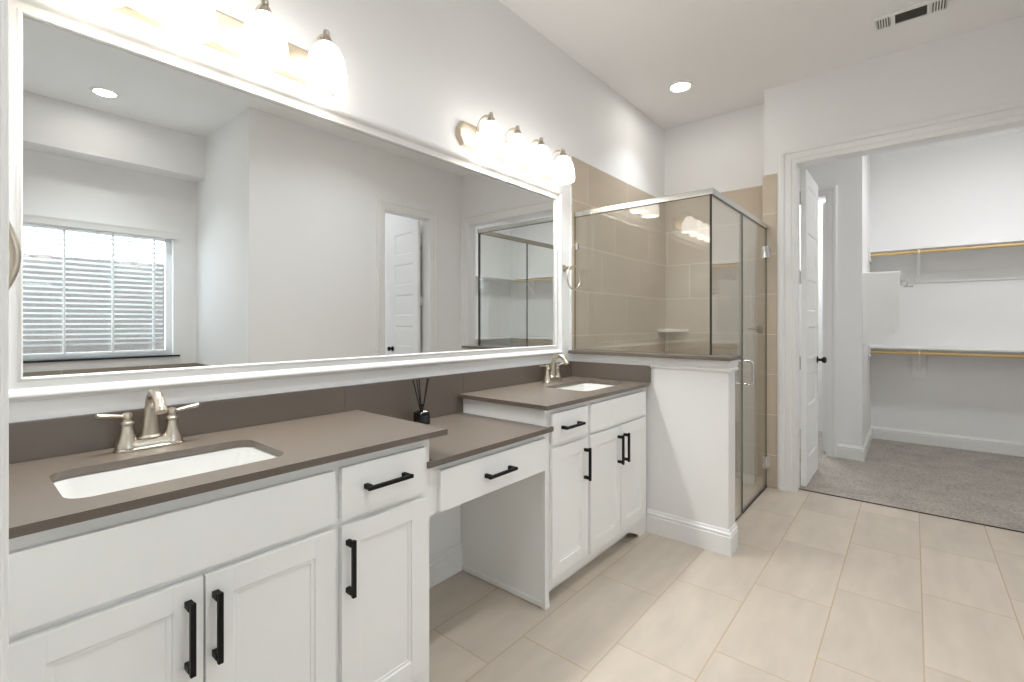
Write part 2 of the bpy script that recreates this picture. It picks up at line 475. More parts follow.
# jamb linings
def lining(plane, a0, a1, zt, d0, d1, t=.008):
    mb = MB()
    B = (lambda u0, u1, z0, z1: mb.box(d0, d1, u0, u1, z0, z1)) if plane == 'x' else (lambda u0, u1, z0, z1: mb.box(u0, u1, d0, d1, z0, z1))
    B(a0, a0 + t, 0, zt); B(a1 - t, a1, 0, zt); B(a0 + t, a1 - t, zt - t, zt)
    return mb
struct('trim_7', lining('x', CY0, CY1, HD, XC - .008, XC2 + .004), M['trim'], 'white jamb lining inside the wide closet opening', 'door jamb')
struct('trim_8', lining('y', DX0, DX1, HD, YB - .124, YB + .008), M['trim'], 'white jamb lining of the doorway seen in mirror', 'door jamb')
struct('trim_9', lining('x', D2, 1.45, 2.45, XV - .008, XV + .124), M['trim'], 'white jamb lining of the inner closet doorway', 'door jamb')

# outside the window
mb = MB().box(-7, 9, -9, YN - .13, -.6, -.5)
struct('ground_yard', mb, M['ground'], 'bare yard ground outside the window', 'ground')
mb = MB()
for k in range(90):
    x = -6 + k * .15
    mb.box(x, x + .149, -5.03, -5.0, -.5, 2.12 + .01 * (k % 2))
mb.box(-6, 7.5, -5.07, -5.03, .2, .3).box(-6, 7.5, -5.07, -5.03, 1.6, 1.7)
f = obj('yard_fence', mb, M['fence'], smooth=False, origin=(0, -5, -.5))
tag(f, 'grey brown board fence outside, glimpsed through the mirrored blinds', 'fence')

# ------------------------------------------------------------------ WINDOW
w1 = thing('window_1', 'wide white framed window reflected in the mirror', 'window', (.5, YN - .08, WZ0), kind='structure')
mb = MB()
t = .045
for (a, b, c, d) in ((WX0, WX1, WZ0, WZ0 + t), (WX0, WX1, WZ1 - t, WZ1), (WX0, WX0 + t, WZ0 + t, WZ1 - t), (WX1 - t, WX1, WZ0 + t, WZ1 - t)):
    mb.box(a, b, YN - .115, YN - .065, c, d, .004)
obj('window_frame', mb, M['slat'], w1)
obj('window_pane', MB().box(WX0 + t - .005, WX1 - t + .005, YN - .094, YN - .088, WZ0 + t - .005, WZ1 - t + .005), M['wglass'], w1, smooth=False)
mb = MB().box(WX0 - .05, WX1 + .05, YN - .06, YN + .028, WZ0 - .016, WZ0, .003)
tag(obj('window_sill', mb, M['stone_dark'], origin=(.5, YN, WZ0)), 'thin black stone sill under the mirrored window', 'window sill', kind='structure')

bl = thing('window_blind', 'white horizontal slat blind covering the mirrored window', 'blind', (.5, YN, 2.07))
mb = MB()
BX0, BX1 = WX0 + .012, WX1 - .075
z = 2.045; cnt = 0
while z > WZ0 + .09:
    dz = .006
    y0, y1 = YN - .052, YN - .004
    pts = [(y0, z - dz), ((y0 + y1) / 2, z + .003), (y1, z + dz), (y1, z + dz + .003), ((y0 + y1) / 2, z + .006), (y0, z - dz + .003)]
    mb.prism(pts, BX0, BX1, 'x')
    z -= .0445; cnt += 1
obj('slats', mb, M['slat'], bl, smooth=False)
obj('bottom_rail', MB().box(BX0, BX1, YN - .05, YN - .006, WZ0 + .03, WZ0 + .055, .004), M['slat'], bl)
mb = MB()
for xx in (-.33, .0, .33, .652, .973, 1.275):
    mb.box(xx - .005, xx + .005, YN - .003, YN - .001, WZ0 + .05, 2.06)
    mb.box(xx - .005, xx + .005, YN - .056, YN - .054, WZ0 + .05, 2.06)
obj('ladder_tapes', mb, M['slat'], bl, smooth=False)
mb = MB().prism([(YN + .002, 2.062), (YN + .03, 2.062), (YN + .034, 2.075), (YN + .034, 2.105), (YN + .042, 2.118), (YN + .042, 2.128), (YN + .002, 2.128)], WX0 - .03, WX1 + .025, 'x')
obj('valance', mb, M['trim'], bl, label='moulded valance board across the top')
obj('head_rail', MB().box(BX0, BX1, YN - .055, YN - .003, 2.055, 2.088), M['slat'], bl)

# ------------------------------------------------------------------ MIRROR
MX0, MX1, MZ0, MZ1 = .129, 2.512, 1.111, 2.042
mir = thing('wall_mirror', 'large white framed mirror above the double vanity', 'mirror', (1.32, YW, 1.045))
obj('mirror_glass', MB().box(MX0 - .01, MX1 + .01, YW - .007, YW, MZ0 - .01, MZ1 + .01), M['mirror'], mir, smooth=False)
FP = [(0, .008), (0, .017), (.003, .020), (.007, .019), (.011, .0155), (.026, .0165), (.031, .020), (.035, .027), (.041, .032), (.047, .033), (.053, .030),
      (.057, .023), (.058, .018), (.0625, .017), (.0625, .0)]
rings = []
for (cx, cz, sx, sz) in ((MX0, MZ0, -1, -1), (MX1, MZ0, 1, -1), (MX1, MZ1, 1, 1), (MX0, MZ1, -1, 1), (MX0, MZ0, -1, -1)):
    rings.append([(cx + sx * w, YW - d, cz + sz * w) for (w, d) in FP])
obj('mirror_frame', MB().quadgrid(rings), M['frame'], mir)

# ------------------------------------------------------------------ VANITY LIGHTS
def vanity_light(x0, xs, label):
    x1 = x0 + .875
    zc = 2.215
    o = thing('vanity_light', label, 'wall light', ((x0 + x1) / 2, YW, zc), 'vanity light bars above the mirror')
    h, c = .062, .03
    mb = MB()
    rings = []
    for (ins, d) in ((0, 0), (0, .012), (.006, .022), (.012, .025)):
        hh, cc = h - ins, c
        X0, X1 = x0 + ins, x1 - ins
        rings.append([(X0 + cc, YW - d, zc - hh), (X1 - cc, YW - d, zc - hh), (X1, YW - d, zc - hh + cc * 1.3), (X1, YW - d, zc + hh - cc * 1.3),
                      (X1 - cc, YW - d, zc + hh), (X0 + cc, YW - d, zc + hh), (X0, YW - d, zc + hh - cc * 1.3), (X0, YW - d, zc - hh + cc * 1.3)])
    mb.quadgrid(rings, True, (True, True))
    bp = obj('back_plate', mb, M['plate'], o, smooth=False)
    for a, b in zip(xs, xs[1:]):
        obj('mounting_screw', MB().lathe([(.006, 0), (.006, -.004), (.003, -.007)], ((a + b) / 2, YW - .025, zc + .005), 'y', 12), M['nickel'], bp)
    for x in xs:
        yc = 1.64
        pts = []
        for k in range(13):
            a = PI * k / 12 * .78
            pts.append((x, YW - .024 - .096 * (1 - math.cos(a)) / (1 - math.cos(PI * .78)), 2.238 + .075 * math.sin(a) / 1.0))
        pts[-1] = (x, yc, 2.30); pts[-2] = (x, yc + .012, 2.31)
        mb = MB().tube(pts, .007, 10)
        mb.lathe([(.016, 0), (.016, -.006), (.010, -.010)], (x, YW - .023, 2.238), 'y', 16)
        obj('arm', mb, M['nickel'], o)
        mb = MB().lathe([(.004, 2.322), (.010, 2.318), (.012, 2.308), (.010, 2.30), (.016, 2.292), (.024, 2.276), (.027, 2.262)], (x, yc, 0), 'z', 20)
        obj('socket_cap', mb, M['nickel'], o)
        prof = [(.010, 2.274), (.026, 2.270), (.042, 2.256), (.056, 2.232), (.065, 2.203), (.070, 2.170), (.0715, 2.142), (.070, 2.122), (.067, 2.122), (.066, 2.145),
                (.060, 2.20), (.045, 2.245), (.02, 2.262)]
        obj('shade', MB().lathe(prof, (x, yc, 0), 'z', 36), M['shade'], o, label='frosted white bell glass shade, lit')
    return o
vanity_light(.14, [.250, .466, .682, .898], 'four light bar above the left sink, partly out of frame')
vanity_light(1.655, [1.786, 1.999, 2.214, 2.438], 'four light bar above the right sink by the shower')

# ------------------------------------------------------------------ RECESSED LIGHTS, VENT, CLOSET LIGHT
DL = ['recessed ceiling light above the shower', 'recessed ceiling light reflected at the mirror\'s upper left',
      'added fill ceiling light over the middle of the bathroom, out of frame', 'added fill ceiling light over the camera end, out of frame']
for (lx, ly), lb in zip(DOWNLIGHTS, DL):
    o = thing('recessed_light', lb, 'ceiling light', (lx, ly, CEIL), 'recessed ceiling lights')
    obj('trim_ring', MB().lathe([(.066, CEIL - .004), (.074, CEIL - .008), (.088, CEIL - .004), (.090, CEIL)], (lx, ly, 0), 'z', 40, (False, False)), M['plastic'], o)
    obj('lens', MB().lathe([(.066, CEIL - .004), (.03, CEIL - .0045), (.001, CEIL - .0045)], (lx, ly, 0), 'z', 40, (False, False)), M['lens'], o)
for (lx, ly, lb) in ((5.2, -.65, 'flush round ceiling light of the closet, out of frame'),):
    o = thing('flush_light', lb, 'ceiling light', (lx, ly, CEIL))
    obj('light_base', MB().lathe([(.17, CEIL), (.17, CEIL - .03), (.16, CEIL - .035)], (lx, ly, 0), 'z', 36), M['plastic'], o)
    obj('diffuser', MB().lathe([(.158, CEIL - .035), (.15, CEIL - .06), (.11, CEIL - .08), (.05, CEIL - .09), (.001, CEIL - .092)], (lx, ly, 0), 'z', 36), M['opal'], o)

vx0, vx1, vy0, vy1 = 3.515, 3.672, -.165, .183
o = thing('ceiling_vent', 'white ceiling air vent with a dark centre louvre', 'air vent', (3.59, 0, CEIL))
mb = MB()
secs = [(vy1 - .018 - .062, vy1 - .018), (-.062, .080), (vy0 + .022, vy0 + .022 + .062)]
holes = [[(vx0 + .022, a), (vx0 + .022, b), (vx1 - .022, b), (vx1 - .022, a)] for a, b in secs]
mb.prism([(vx0, vy0), (vx0, vy1), (vx1, vy1), (vx1, vy0)], CEIL - .008, CEIL - .0005, 'z', holes=holes)
obj('vent_frame', mb, M['plastic'], o, smooth=False)
obj('duct', MB().box(vx0 + .02, vx1 - .02, vy0 + .02, vy1 - .016, CEIL - .0016, CEIL - .0004), M['duct'], o, smooth=False)
for a, b in (secs[0], secs[2]):
    mb = MB()
    for k in range(6):
        y = a + (b - a) * k / 5
        mb.box(vx0 + .022, vx1 - .022, y - .0032, y + .0032, CEIL - .008, CEIL - .003)
    obj('side_louvre', mb, M['plastic'], o, smooth=False)
mb = MB()
for k in range(1, 8):
    x = vx0 + .022 + (vx1 - vx0 - .044) * k / 8
    mb.box(x - .0012, x + .0012, secs[1][0], secs[1][1], CEIL - .0075, CEIL - .002)
obj('centre_louvres', mb, M['duct'], o, smooth=False)

# ------------------------------------------------------------------ CABINETS
FY = 1.225           # face frame front
FT = .018            # overlay front thickness
def pull(p, parent, horizontal, length=.156, y=FY - FT):
    """square bar pull with two posts"""
    x, z = p; h = length / 2; w = .0055
    mb = MB()
    if horizontal:
        mb.box(x - h, x + h, y - .036, y - .025, z - w, z + w, .001)
        for s in (-1, 1):
            xx = x + s * (h - .012); mb.box(xx - .007, xx + .007, y - .026, y + .001, z - .007, z + .007, .001)
    else:
        mb.box(x - w, x + w, y - .036, y - .025, z - h, z + h, .001)
        for s in (-1, 1):
            zz = z + s * (h - .012); mb.box(x - .007, x + .007, y - .026, y + .001, zz - .007, zz + .007, .001)
    return obj('pull_handle', mb, M['black'], parent, label='matte black bar pull')

def slab_front(name, x0, x1, z0, z1, parent):
    return obj(name, MB().box(x0, x1, FY - FT, FY - .0005, z0, z1, .0025), M['cab'], parent)

def shaker(x0, x1, z0, z1, parent, st=.058):
    mb = MB(); y0, y1 = FY - FT, FY - .0005
    mb.box(x0, x0 + st, y0, y1, z0, z1, .002).box(x1 - st, x1, y0, y1, z0, z1, .002)
    mb.box(x0 + st - .001, x1 - st + .001, y0 + .0001, y1, z0, z0 + st, .002).box(x0 + st - .001, x1 - st + .001, y0 + .0001, y1, z1 - st, z1, .002)
    # stepped inner bead then the flat panel
    a0, a1, b0, b1 = x0 + st, x1 - st, z0 + st, z1 - st
    rings = []
    for (i, d) in ((0, .002), (.002, .0045), (.010, .005), (.0115, .0075)):
        rings.append([(a0 + i, y0 + d, b0 + i), (a1 - i, y0 + d, b0 + i), (a1 - i, y0 + d, b1 - i), (a0 + i, y0 + d, b1 - i)])
    mb.quadgrid(rings, True, (False, True))
    mb.box(a0, a1, y1 - .004, y1, b0, b1)
    return obj('door', mb, M['cab'], parent)

def carcass(root, x0, x1, z0, z1, left_full=True, right_full=True):
    mb = MB()
    mb.box(x0, x0 + .016, FY + .018, YW - .002, 0 if left_full else .1, z1)
    mb.box(x1 - .016, x1, FY + .018, YW - .002, 0 if right_full else .1, z1)
    mb.box(x0 + .016, x1 - .016, FY + .018, YW - .002, .10, .116).box(x0 + .016, x1 - .016, YW - .012, YW - .002, .116, z1)
    obj('carcass', mb, M['cab'], root, smooth=False)

ZC = .877
# left vanity
LX0, LX1 = .05, 1.032
v = thing('vanity_cabinet', 'white vanity cabinet under the left sink', 'cabinet', ((LX0 + LX1) / 2, 1.5, 0), 'white shaker vanity cabinets')
carcass(v, LX0, LX1, 0, ZC)
mb = MB().prism([(LX0, .075), (LX0, ZC), (LX1, ZC), (LX1, 0), (LX1 - .028, 0), (LX1 - .028, .03), (LX1 - .045, .075)], FY, FY + .018, 'y')
obj('face_frame', mb, M['cab'], v, smooth=False)
obj('toe_kick', MB().box(LX0, LX1 - .016, FY + .07, FY + .085, 0, .1), M['cab'], v, smooth=False)
slab_front('false_front', LX0 + .012, .688, .703, .847, v)
d = shaker(LX0 + .012, .371, .125, .687, v); pull((.341, .574), d, False)
d = shaker(.3745, .688, .125, .687, v); pull((.394, .574), d, False)
d = slab_front('drawer', .706, 1.005, .703, .850, v); pull((.848, .782), d, True)
d = shaker(.706, 1.005, .125, .687, v); pull((.7245, .574), d, False)

# makeup drawer unit
mk = thing('makeup_desk_drawer', 'white single drawer unit under the low middle counter', 'cabinet', (1.36, 1.5, .61))
mb = MB().box(1.0325, 1.6815, FY, FY + .018, .612, .780)
obj('face_frame', mb, M['cab'], mk, smooth=False)
obj('drawer_box', MB().box(1.0325, 1.6810, FY + .018, YW - .15, .63, .779), M['cab'], mk, smooth=False)
d = slab_front('drawer', 1.067, 1.668, .618, .757, mk); pull((1.352, .688), d, True)

# right vanity
RX0, RX1 = 1.688, 2.7055
v = thing('vanity_cabinet', 'white vanity cabinet under the right sink beside the half wall', 'cabinet', ((RX0 + RX1) / 2, 1.5, 0), 'white shaker vanity cabinets')
carcass(v, RX0, RX1, 0, ZC)
mb = MB().prism([(RX0 - .006, 0), (RX0 + .030, 0), (RX0 + .024, .03), (RX0 + .021, .075), (2.47, .075), (2.52, .055), (2.60, .02), (2.62, 0), (RX1, 0), (RX1, ZC), (RX0 - .006, ZC)], FY, FY + .018, 'y')
obj('face_frame', mb, M['cab'], v, smooth=False)
obj('toe_kick', MB().box(RX0 + .016, RX1 - .016, FY + .07, FY + .085, 0, .1), M['cab'], v, smooth=False)
obj('shoe_strip', MB().box(RX0 - .008, RX0, FY + .018, YW - .016, .006, .03, .003), M['cab'], v)
d = slab_front('drawer', 1.712, 2.010, .716, .852, v); pull((1.852, .783), d, True)
d = shaker(1.712, 2.010, .125, .697, v); pull((1.978, .578), d, False)
slab_front('false_front', 2.036, 2.668, .712, .852, v)
d = shaker(2.036, 2.348, .118, .697, v); pull((2.318, .578), d, False)
d = shaker(2.352, 2.668, .118, .697, v); pull((2.384, .578), d, False)

# ------------------------------------------------------------------ COUNTERTOPS, SPLASHES
ZT = .896
YF = 1.195
SKL = (.155, .600, 1.285, 1.565); SKR = (2.140, 2.600, 1.295, 1.575)
def counter(name, x0, x1, sk, label):
    hole = rrect(sk[0], sk[1], sk[2], sk[3], .045, 8)
    mb = MB().prism([(x0, YF), (x1, YF), (x1, YW - .001), (x0, YW - .001)], ZC, ZT, 'z', holes=[hole])
    return tag(obj(name, mb, M['quartz'], smooth=True, origin=((x0 + x1) / 2, 1.48, ZC)), label, 'countertop', 'taupe stone countertops')
counter('countertop', LX0, 1.086, SKL, 'taupe stone countertop holding the left sink')
counter('countertop', 1.655, 2.6905, SKR, 'taupe stone countertop holding the right sink')
mb = MB().prism([(1.005, YF), (1.703, YF), (1.703, FY - FT - .0015), (1.6805, FY - FT - .0015), (1.6805, YW - .021), (1.0335, YW - .021), (1.0335, FY - FT - .0015), (1.005, FY - FT - .0015)], .781, .801, 'z')
tag(obj('countertop', mb, M['quartz'], origin=(1.35, 1.48, .781)), 'lower taupe stone counter between the two sinks', 'countertop', 'taupe stone countertops')

def splash(x0, x1, y0, y1, z0, label):
    tag(obj('backsplash', MB().box(x0, x1, y0, y1, z0, .997, .0015), M['quartz'], origin=((x0 + x1) / 2, (y0 + y1) / 2, z0)), label, 'backsplash', 'taupe stone backsplashes')
splash(LX0, 1.032, YW - .02, YW - .001, ZT + .0005, 'taupe stone backsplash behind the left faucet')
splash(1.0325, 1.6875, YW - .02, YW - .001, .801, 'taller taupe stone backsplash behind the reed diffuser')
splash(1.688, 2.700, YW - .02, YW - .001, ZT + .0005, 'taupe stone backsplash behind the right faucet')
splash(2.691, 2.7205, 1.201, YW - .0205, ZT + .0005, 'short taupe stone side splash against the half wall')

# ------------------------------------------------------------------ SINKS
def sink(sk, label):
    x0, x1, y0, y1 = sk; cx, cy = (x0 + x1) / 2, (y0 + y1) / 2
    o = thing('sink', label, 'sink', (cx, cy, ZC), 'white undermount sinks')
    rings = []
    def ring(ins, z, r): return [(p[0], p[1], z) for p in rrect(x0 + ins, x1 - ins, y0 + ins, y1 - ins, r, 8)]
    inner = [(-.006, ZC - .001, .05), (.000, ZC - .004, .046), (.006, ZC - .03, .044), (.012, ZC - .075, .044), (.022, ZC - .112, .05), (.045, ZC - .128, .05), (.09, ZC - .134, .045)]
    outer = [(.09, ZC - .150, .045), (.04, ZC - .146, .055), (.008, ZC - .118, .055), (-.006, ZC - .06, .05), (-.012, ZC - .012, .05), (-.02, ZC - .010, .05), (-.02, ZC - .001, .05)]
    for (i, z, r) in outer + inner: rings.append(ring(i, z, r))
    mb = MB().quadgrid(rings, True, (True, True))
    obj('basin', mb, M['porcelain'], o)
    mb = MB().lathe([(.028, ZC - .134), (.029, ZC - .131), (.022, ZC - .1295), (.019, ZC - .131), (.019, ZC - .128), (.012, ZC - .126), (.001, ZC - .1255)], (cx, cy + .02, 0), 'z', 28)
    obj('drain', mb, M['nickel'], o)
sink(SKL, 'white rectangular undermount sink in the left counter')
sink(SKR, 'white rectangular undermount sink in the right counter')

# ------------------------------------------------------------------ FAUCETS
def faucet(cx, cy, label):
    z0 = ZT + .0003
    o = thing('faucet', label, 'faucet', (cx, cy, ZT), 'brushed nickel faucets')
    rings = []
    for (ins, z) in ((0, 0), (0, .005), (.003, .008), (.004, .020), (.008, .027), (.014, .029)):
        rings.append([(p[0], p[1], z0 + z) for p in rrect(cx - .082 + ins, cx + .082 - ins, cy - .027 + ins, cy + .027 - ins, .0265 - ins, 8)])
    obj('base_plate', MB().quadgrid(rings, True, (True, True)), M['nickel'], o)
    # spout: tapered column leaning forward into a high arc
    pts, rad = [], []
    for k in range(7):
        t = k / 6; pts.append((cx, cy + .004 - .010 * t, z0 + .026 + .086 * t)); rad.append(.0245 - .0100 * t)
    r0 = .046; c = (cy - .006 - r0, z0 + .112)
    for k in range(1, 13):
        a = R(152) * k / 12
        pts.append((cx, c[0] + r0 * math.cos(a), c[1] + r0 * math.sin(a))); rad.append(.014 - .001 * k / 12)
    p = pts[-1]; q = Vector(p) - Vector(pts[-2]); q.normalize()
    pts.append(tuple(Vector(p) + q * .012)); rad.append(.0135)
    pts.append(tuple(Vector(p) + q * .014)); rad.append(.0150)
    pts.append(tuple(Vector(p) + q * .026)); rad.append(.0150)
    obj('spout', MB().tube(pts, rad, 20), M['nickel'], o)
    mb = MB().lathe([(.026, .027), (.0285, .030), (.027, .034), (.024, .037)], (cx, cy + .004, z0), 'z', 24)
    obj('spout_collar', mb, M['nickel'], o)
    mb = MB().tube([(cx, cy + .024, z0 + .027), (cx, cy + .024, z0 + .07)], .003, 8).lathe([(.003, .068), (.006, .072), (.006, .078), (.003, .082)], (cx, cy + .024, z0), 'z', 12)
    obj('lift_rod', mb, M['nickel'], o)
    for s in (-1, 1):
        hx = cx + s * .052
        prof = [(.027, .004), (.0275, .012), (.024, .020), (.0235, .026), (.021, .032), (.0165, .046), (.0135, .060), (.0125, .070), (.0155, .073), (.0155, .078), (.011, .081), (.0095, .086),
                (.0125, .092), (.0130, .098), (.010, .104), (.004, .106)]
        hb = obj('handle', MB().lathe(prof, (hx, cy, z0), 'z', 28), M['nickel'], o)
        ps = []; rs = []
        for k in range(8):
            t = k / 7; ps.append((hx + s * (.008 + .058 * t), cy - .004 * t, z0 + .096 + .010 * t)); rs.append((.0045 + .0025 * t, .006 + .006 * t))
        obj('lever', MB().tube(ps, rs, 14), M['nickel'], hb)
    return o
faucet(.379, 1.672, 'brushed nickel two handle faucet at the left sink')
faucet(2.375, 1.676, 'brushed nickel two handle faucet at the right sink')

# ------------------------------------------------------------------ REED DIFFUSER
DXc, DYc = 1.366, 1.672
o = thing('reed_diffuser', 'black reed diffuser bottle standing on the lower counter', 'reed diffuser', (DXc, DYc, .801))
rings = []
for (ins, z, r) in ((.002, 0, .006), (0, .003, .007), (0, .050, .007), (.003, .056, .008), (.012, .061, .012), (.019, .063, .0085), (.019, .078, .0085)):
    rings.append([(p[0], p[1], .8015 + z) for p in rrect(DXc - .028 + ins, DXc + .028 - ins, DYc - .028 + ins, DYc + .028 - ins, r, 5)])
obj('bottle', MB().quadgrid(rings, True, (True, True)), M['bottle'], o)
obj('collar', MB().lathe([(.010, .079), (.0115, .080), (.0115, .091), (.008, .092)], (DXc, DYc, .801), 'z', 20), M['black'], o)
lb = obj('label_patch', MB().box(DXc - .021, DXc + .021, DYc - .0288, DYc - .0280, .811, .845), M['labelm'], o, smooth=False)
mb = MB()
for (zz, w) in ((.838, .026), (.833, .018), (.826, .030), (.822, .022), (.816, .026)):
    for k in range(int(w / .004)):
        x = DXc - w / 2 + k * .004
        mb.box(x, x + .0026, DYc - .0292, DYc - .0288, zz, zz + .0022)
obj('label_print', mb, M['print'], lb, smooth=False)
for (dx, dy) in ((-.046, .004), (-.038, -.012), (-.004, .014), (.038, .006), (.030, -.01)):
    mb = MB().tube([(DXc - dx * .12, DYc - dy * .1, .815), (DXc + dx, DYc + dy, 1.003)], .0024, 8)
    obj('reed', mb, M['reed'], o)

# ------------------------------------------------------------------ TOWEL RING, OUTLET, SWITCH
tx, tz = 2.622, 1.612
o = thing('towel_ring', 'brushed nickel towel ring on the wall beside the mirror', 'towel ring', (tx, YW, tz))
obj('wall_post', MB().lathe([(.024, 0), (.024, -.006), (.018, -.010), (.011, -.014), (.010, -.045), (.014, -.050), (.012, -.060), (.004, -.063)], (tx, YW, tz), 'y', 24), M['nickel'], o)
obj('ring', MB().torus((tx + .036, YW - .056, tz - .063), .078, .0052, 'y'), M['nickel'], o)
o = thing('wall_outlet', 'white electrical outlet on the wall strip below the towel ring', 'outlet', (2.642, YW, 1.146))
obj('cover_plate', MB().box(2.610, 2.674, YW - .006, YW - .0005, 1.090, 1.203, .002), M['plastic'], o)
for zz in (1.172, 1.121):
    obj('socket', MB().box(2.628, 2.656, YW - .0075, YW - .006, zz - .014, zz + .014, .002), M['plastic'], o)
o = thing('light_switch', 'white light switch beside the doorway seen in mirror', 'light switch', (3.87, YB, 1.33))
obj('cover_plate', MB().box(3.815, 3.925, YB + .0005, YB + .006, 1.272, 1.388, .002), M['plastic'], o)
for xx in (3.847, 3.893):
    obj('rocker', MB().box(xx - .016, xx + .016, YB + .006, YB + .009, 1.297, 1.363, .002), M['plastic'], o)

# ------------------------------------------------------------------ SHOWER GLASS
sg = thing('shower_enclosure', 'clear frameless glass shower panels with a metal top rail', 'shower enclosure', (XG, YG, 1.071))
t = .005
mb = MB().prism([(YG + t + .001, 1.0725), (YW - .010, 1.0725), (YW - .010, 1.966), (YG + t + .001, 1.966)], XG - t, XG + t, 'x', mi_side=1)
obj('front_panel', mb, [M['glass'], M['gedge']], sg, smooth=False)
mb = MB().prism([(XG - t, 1.0725), (2.868, 1.0725), (2.868, .004), (3.357, .004), (3.357, 1.966), (XG - t, 1.966)], YG - t, YG + t, 'y', mi_side=1)
obj('return_panel', mb, [M['glass'], M['gedge']], sg, smooth=False)
mb = MB().box(XG - .013, XG + .013, YG - .013, YW - .009, 1.966, 2.000, .003)
mb.box(XG + .013, XC - .009, YG - .013, YG + .013, 1.966, 2.000, .003)
obj('top_rail', mb, M['satin'], sg)
obj('corner_seal', MB().box(XG - .0065, XG + .0065, YG + .005, YG + .0075, 1.073, 1.965).box(XG - .0075, XG - .005, YG - .005, YG + .007, 1.073, 1.965), M['seal'], sg, smooth=False)
mb = MB().box(XG - .012, XG + .012, YW - .035, YW - .0085, 1.745, 1.79, .002)
obj('wall_clip', mb, M['chrome'], sg)

sd = thing('shower_door', 'clear glass shower door with a chrome loop pull', 'shower door', (3.72, YG, 0))
mb = MB().prism([(3.363, .012), (XC - .014, .012), (XC - .014, 1.964), (3.363, 1.964)], YG - t, YG + t, 'y', mi_side=1)
obj('door_panel', mb, [M['glass'], M['gedge']], sd, smooth=False)
obj('bottom_sweep', MB().box(3.363, XC - .014, YG - .006, YG + .006, .002, .016), M['seal'], sd, smooth=False)
obj('edge_seal', MB().box(3.3585, 3.3625, YG - .006, YG + .006, .012, 1.964), M['seal'], sd, smooth=False)
for zc in (.197, 1.79):
    hg = obj('hinge', MB().box(XC - .062, XC - .009, YG - .014, YG + .014, zc - .045, zc + .045, .004).box(XC - .014, XC - .008, YG - .026, YG + .026, zc - .045, zc + .045, .002), M['chrome'], sd)
for s in (-1, 1):
    y1 = YG + s * .052; pts = []
    za, zb, r = .845, .998, .018
    pts.append((3.425, YG + s * .005, zb)); pts.append((3.425, y1 - s * r, zb))
    for k in range(1, 6):
        a = R(90) * k / 5; pts.append((3.425, y1 - s * r + s * r * math.sin(a), zb - r + r * math.cos(a)))
    for k in range(0, 6):
        a = R(90) * k / 5; pts.append((3.425, y1 - s * r + s * r * math.cos(a), za + r - r * math.sin(a)))
    pts.append((3.425, YG + s * .005, za))
    obj('pull_handle', MB().tube(pts, .0075, 12), M['chrome'], sd, label='polished chrome loop pull')

# shower corner shelf and valve
pts = [(XS - .0085, YW - .0085), (XS - .18, YW - .0085), (XS - .175, YW - .05), (XS - .15, YW - .10), (XS - .10, YW - .16), (XS - .05, YW - .20), (XS - .0085, YW - .225)]
tag(obj('corner_shelf', MB().prism(pts, 1.174, 1.198, 'z'), M['shelfstone'], smooth=False, origin=(XS, YW, 1.18)), 'pale stone corner shelf on the shower tile', 'shower shelf')
o = thing('shower_valve', 'nickel shower valve lever seen through the glass door', 'shower valve', (XS - .008, .985, 1.20))
obj('escutcheon', MB().lathe([(.034, 0), (.034, -.006), (.026, -.012), (.014, -.016), (.013, -.045)], (XS - .0085, .950, 1.20), 'x', 28), M['valve'], o)
obj('lever', MB().tube([(XS - .045, .946, 1.199), (XS - .052, .96, 1.200), (XS - .056, 1.0, 1.205), (XS - .058, 1.035, 1.203)], [.012, .010, .008, .006], 12), M['valve'], o, label='dark slender lever')

# ------------------------------------------------------------------ PANELLED DOORS
def panel_leaf(w, h, t, rows, st=.105):
    """local leaf: x 0..w, y 0..t, z 0..h with recessed, raised-field panels on both faces"""
    mb = MB()
    mb.box(0, st, 0, t, 0, h, .002).box(w - st, w, 0, t, 0, h, .002)
    edges = [0] + [v for r in rows for v in r] + [h]
    for k in range(0, len(edges), 2):
        mb.box(st - .001, w - st + .001, .0001, t - .0001, edges[k], edges[k + 1], .001)
    for (z0, z1) in rows:
        for (ya, s) in ((0, 1), (t, -1)):
            rings = []
            for (i, d) in ((0, .001), (.006, .006), (.012, .009), (.020, .009), (.040, .004)):
                rings.append([(st + i, ya + s * d, z0 + i), (w - st - i, ya + s * d, z0 + i), (w - st - i, ya + s * d, z1 - i), (st + i, ya + s * d, z1 - i)])
            mb.quadgrid(rings, True, (False, True))
    return mb
ROWS = [(.20, .475), (.60, .845), (.965, 1.21), (1.33, 1.575), (1.69, 1.935), (2.05, 2.295)]

def knob(root, mx, parent, x, z, t):
    for s, ya in ((-1, 0), (1, t)):
        prof = [(.030, 0), (.030, s * .006), (.012, s * .010), (.011, s * .030), (.022, s * .038), (.028, s * .050), (.024, s * .062), (.010, s * .068)]
        obj('door_knob', MB().lathe(prof, (x, ya, z), 'y', 24), M['bronze'], parent, mx=mx, label='dark bronze round knob')

# closet door leaf, open into the closet
dr = thing('door_1', 'white panelled closet door standing open inside the closet', 'door', (4.18, .64, 0), kind='structure')
mx = Matrix.Translation((4.186, .617, .014))
lf = obj('door_leaf', panel_leaf(.60, 2.405, .036, ROWS), M['door'], dr, mx=mx)
knob(dr, mx, lf, .54, .93, .036)
for zz in (.25, .95, 1.60, 2.2):
    obj('hinge', MB().box(4.162, 4.190, .653, .657, zz - .05, zz + .05).tube([(4.183, .6565, zz - .05), (4.183, .6565, zz + .05)], .006, 10), M['satin'], dr)

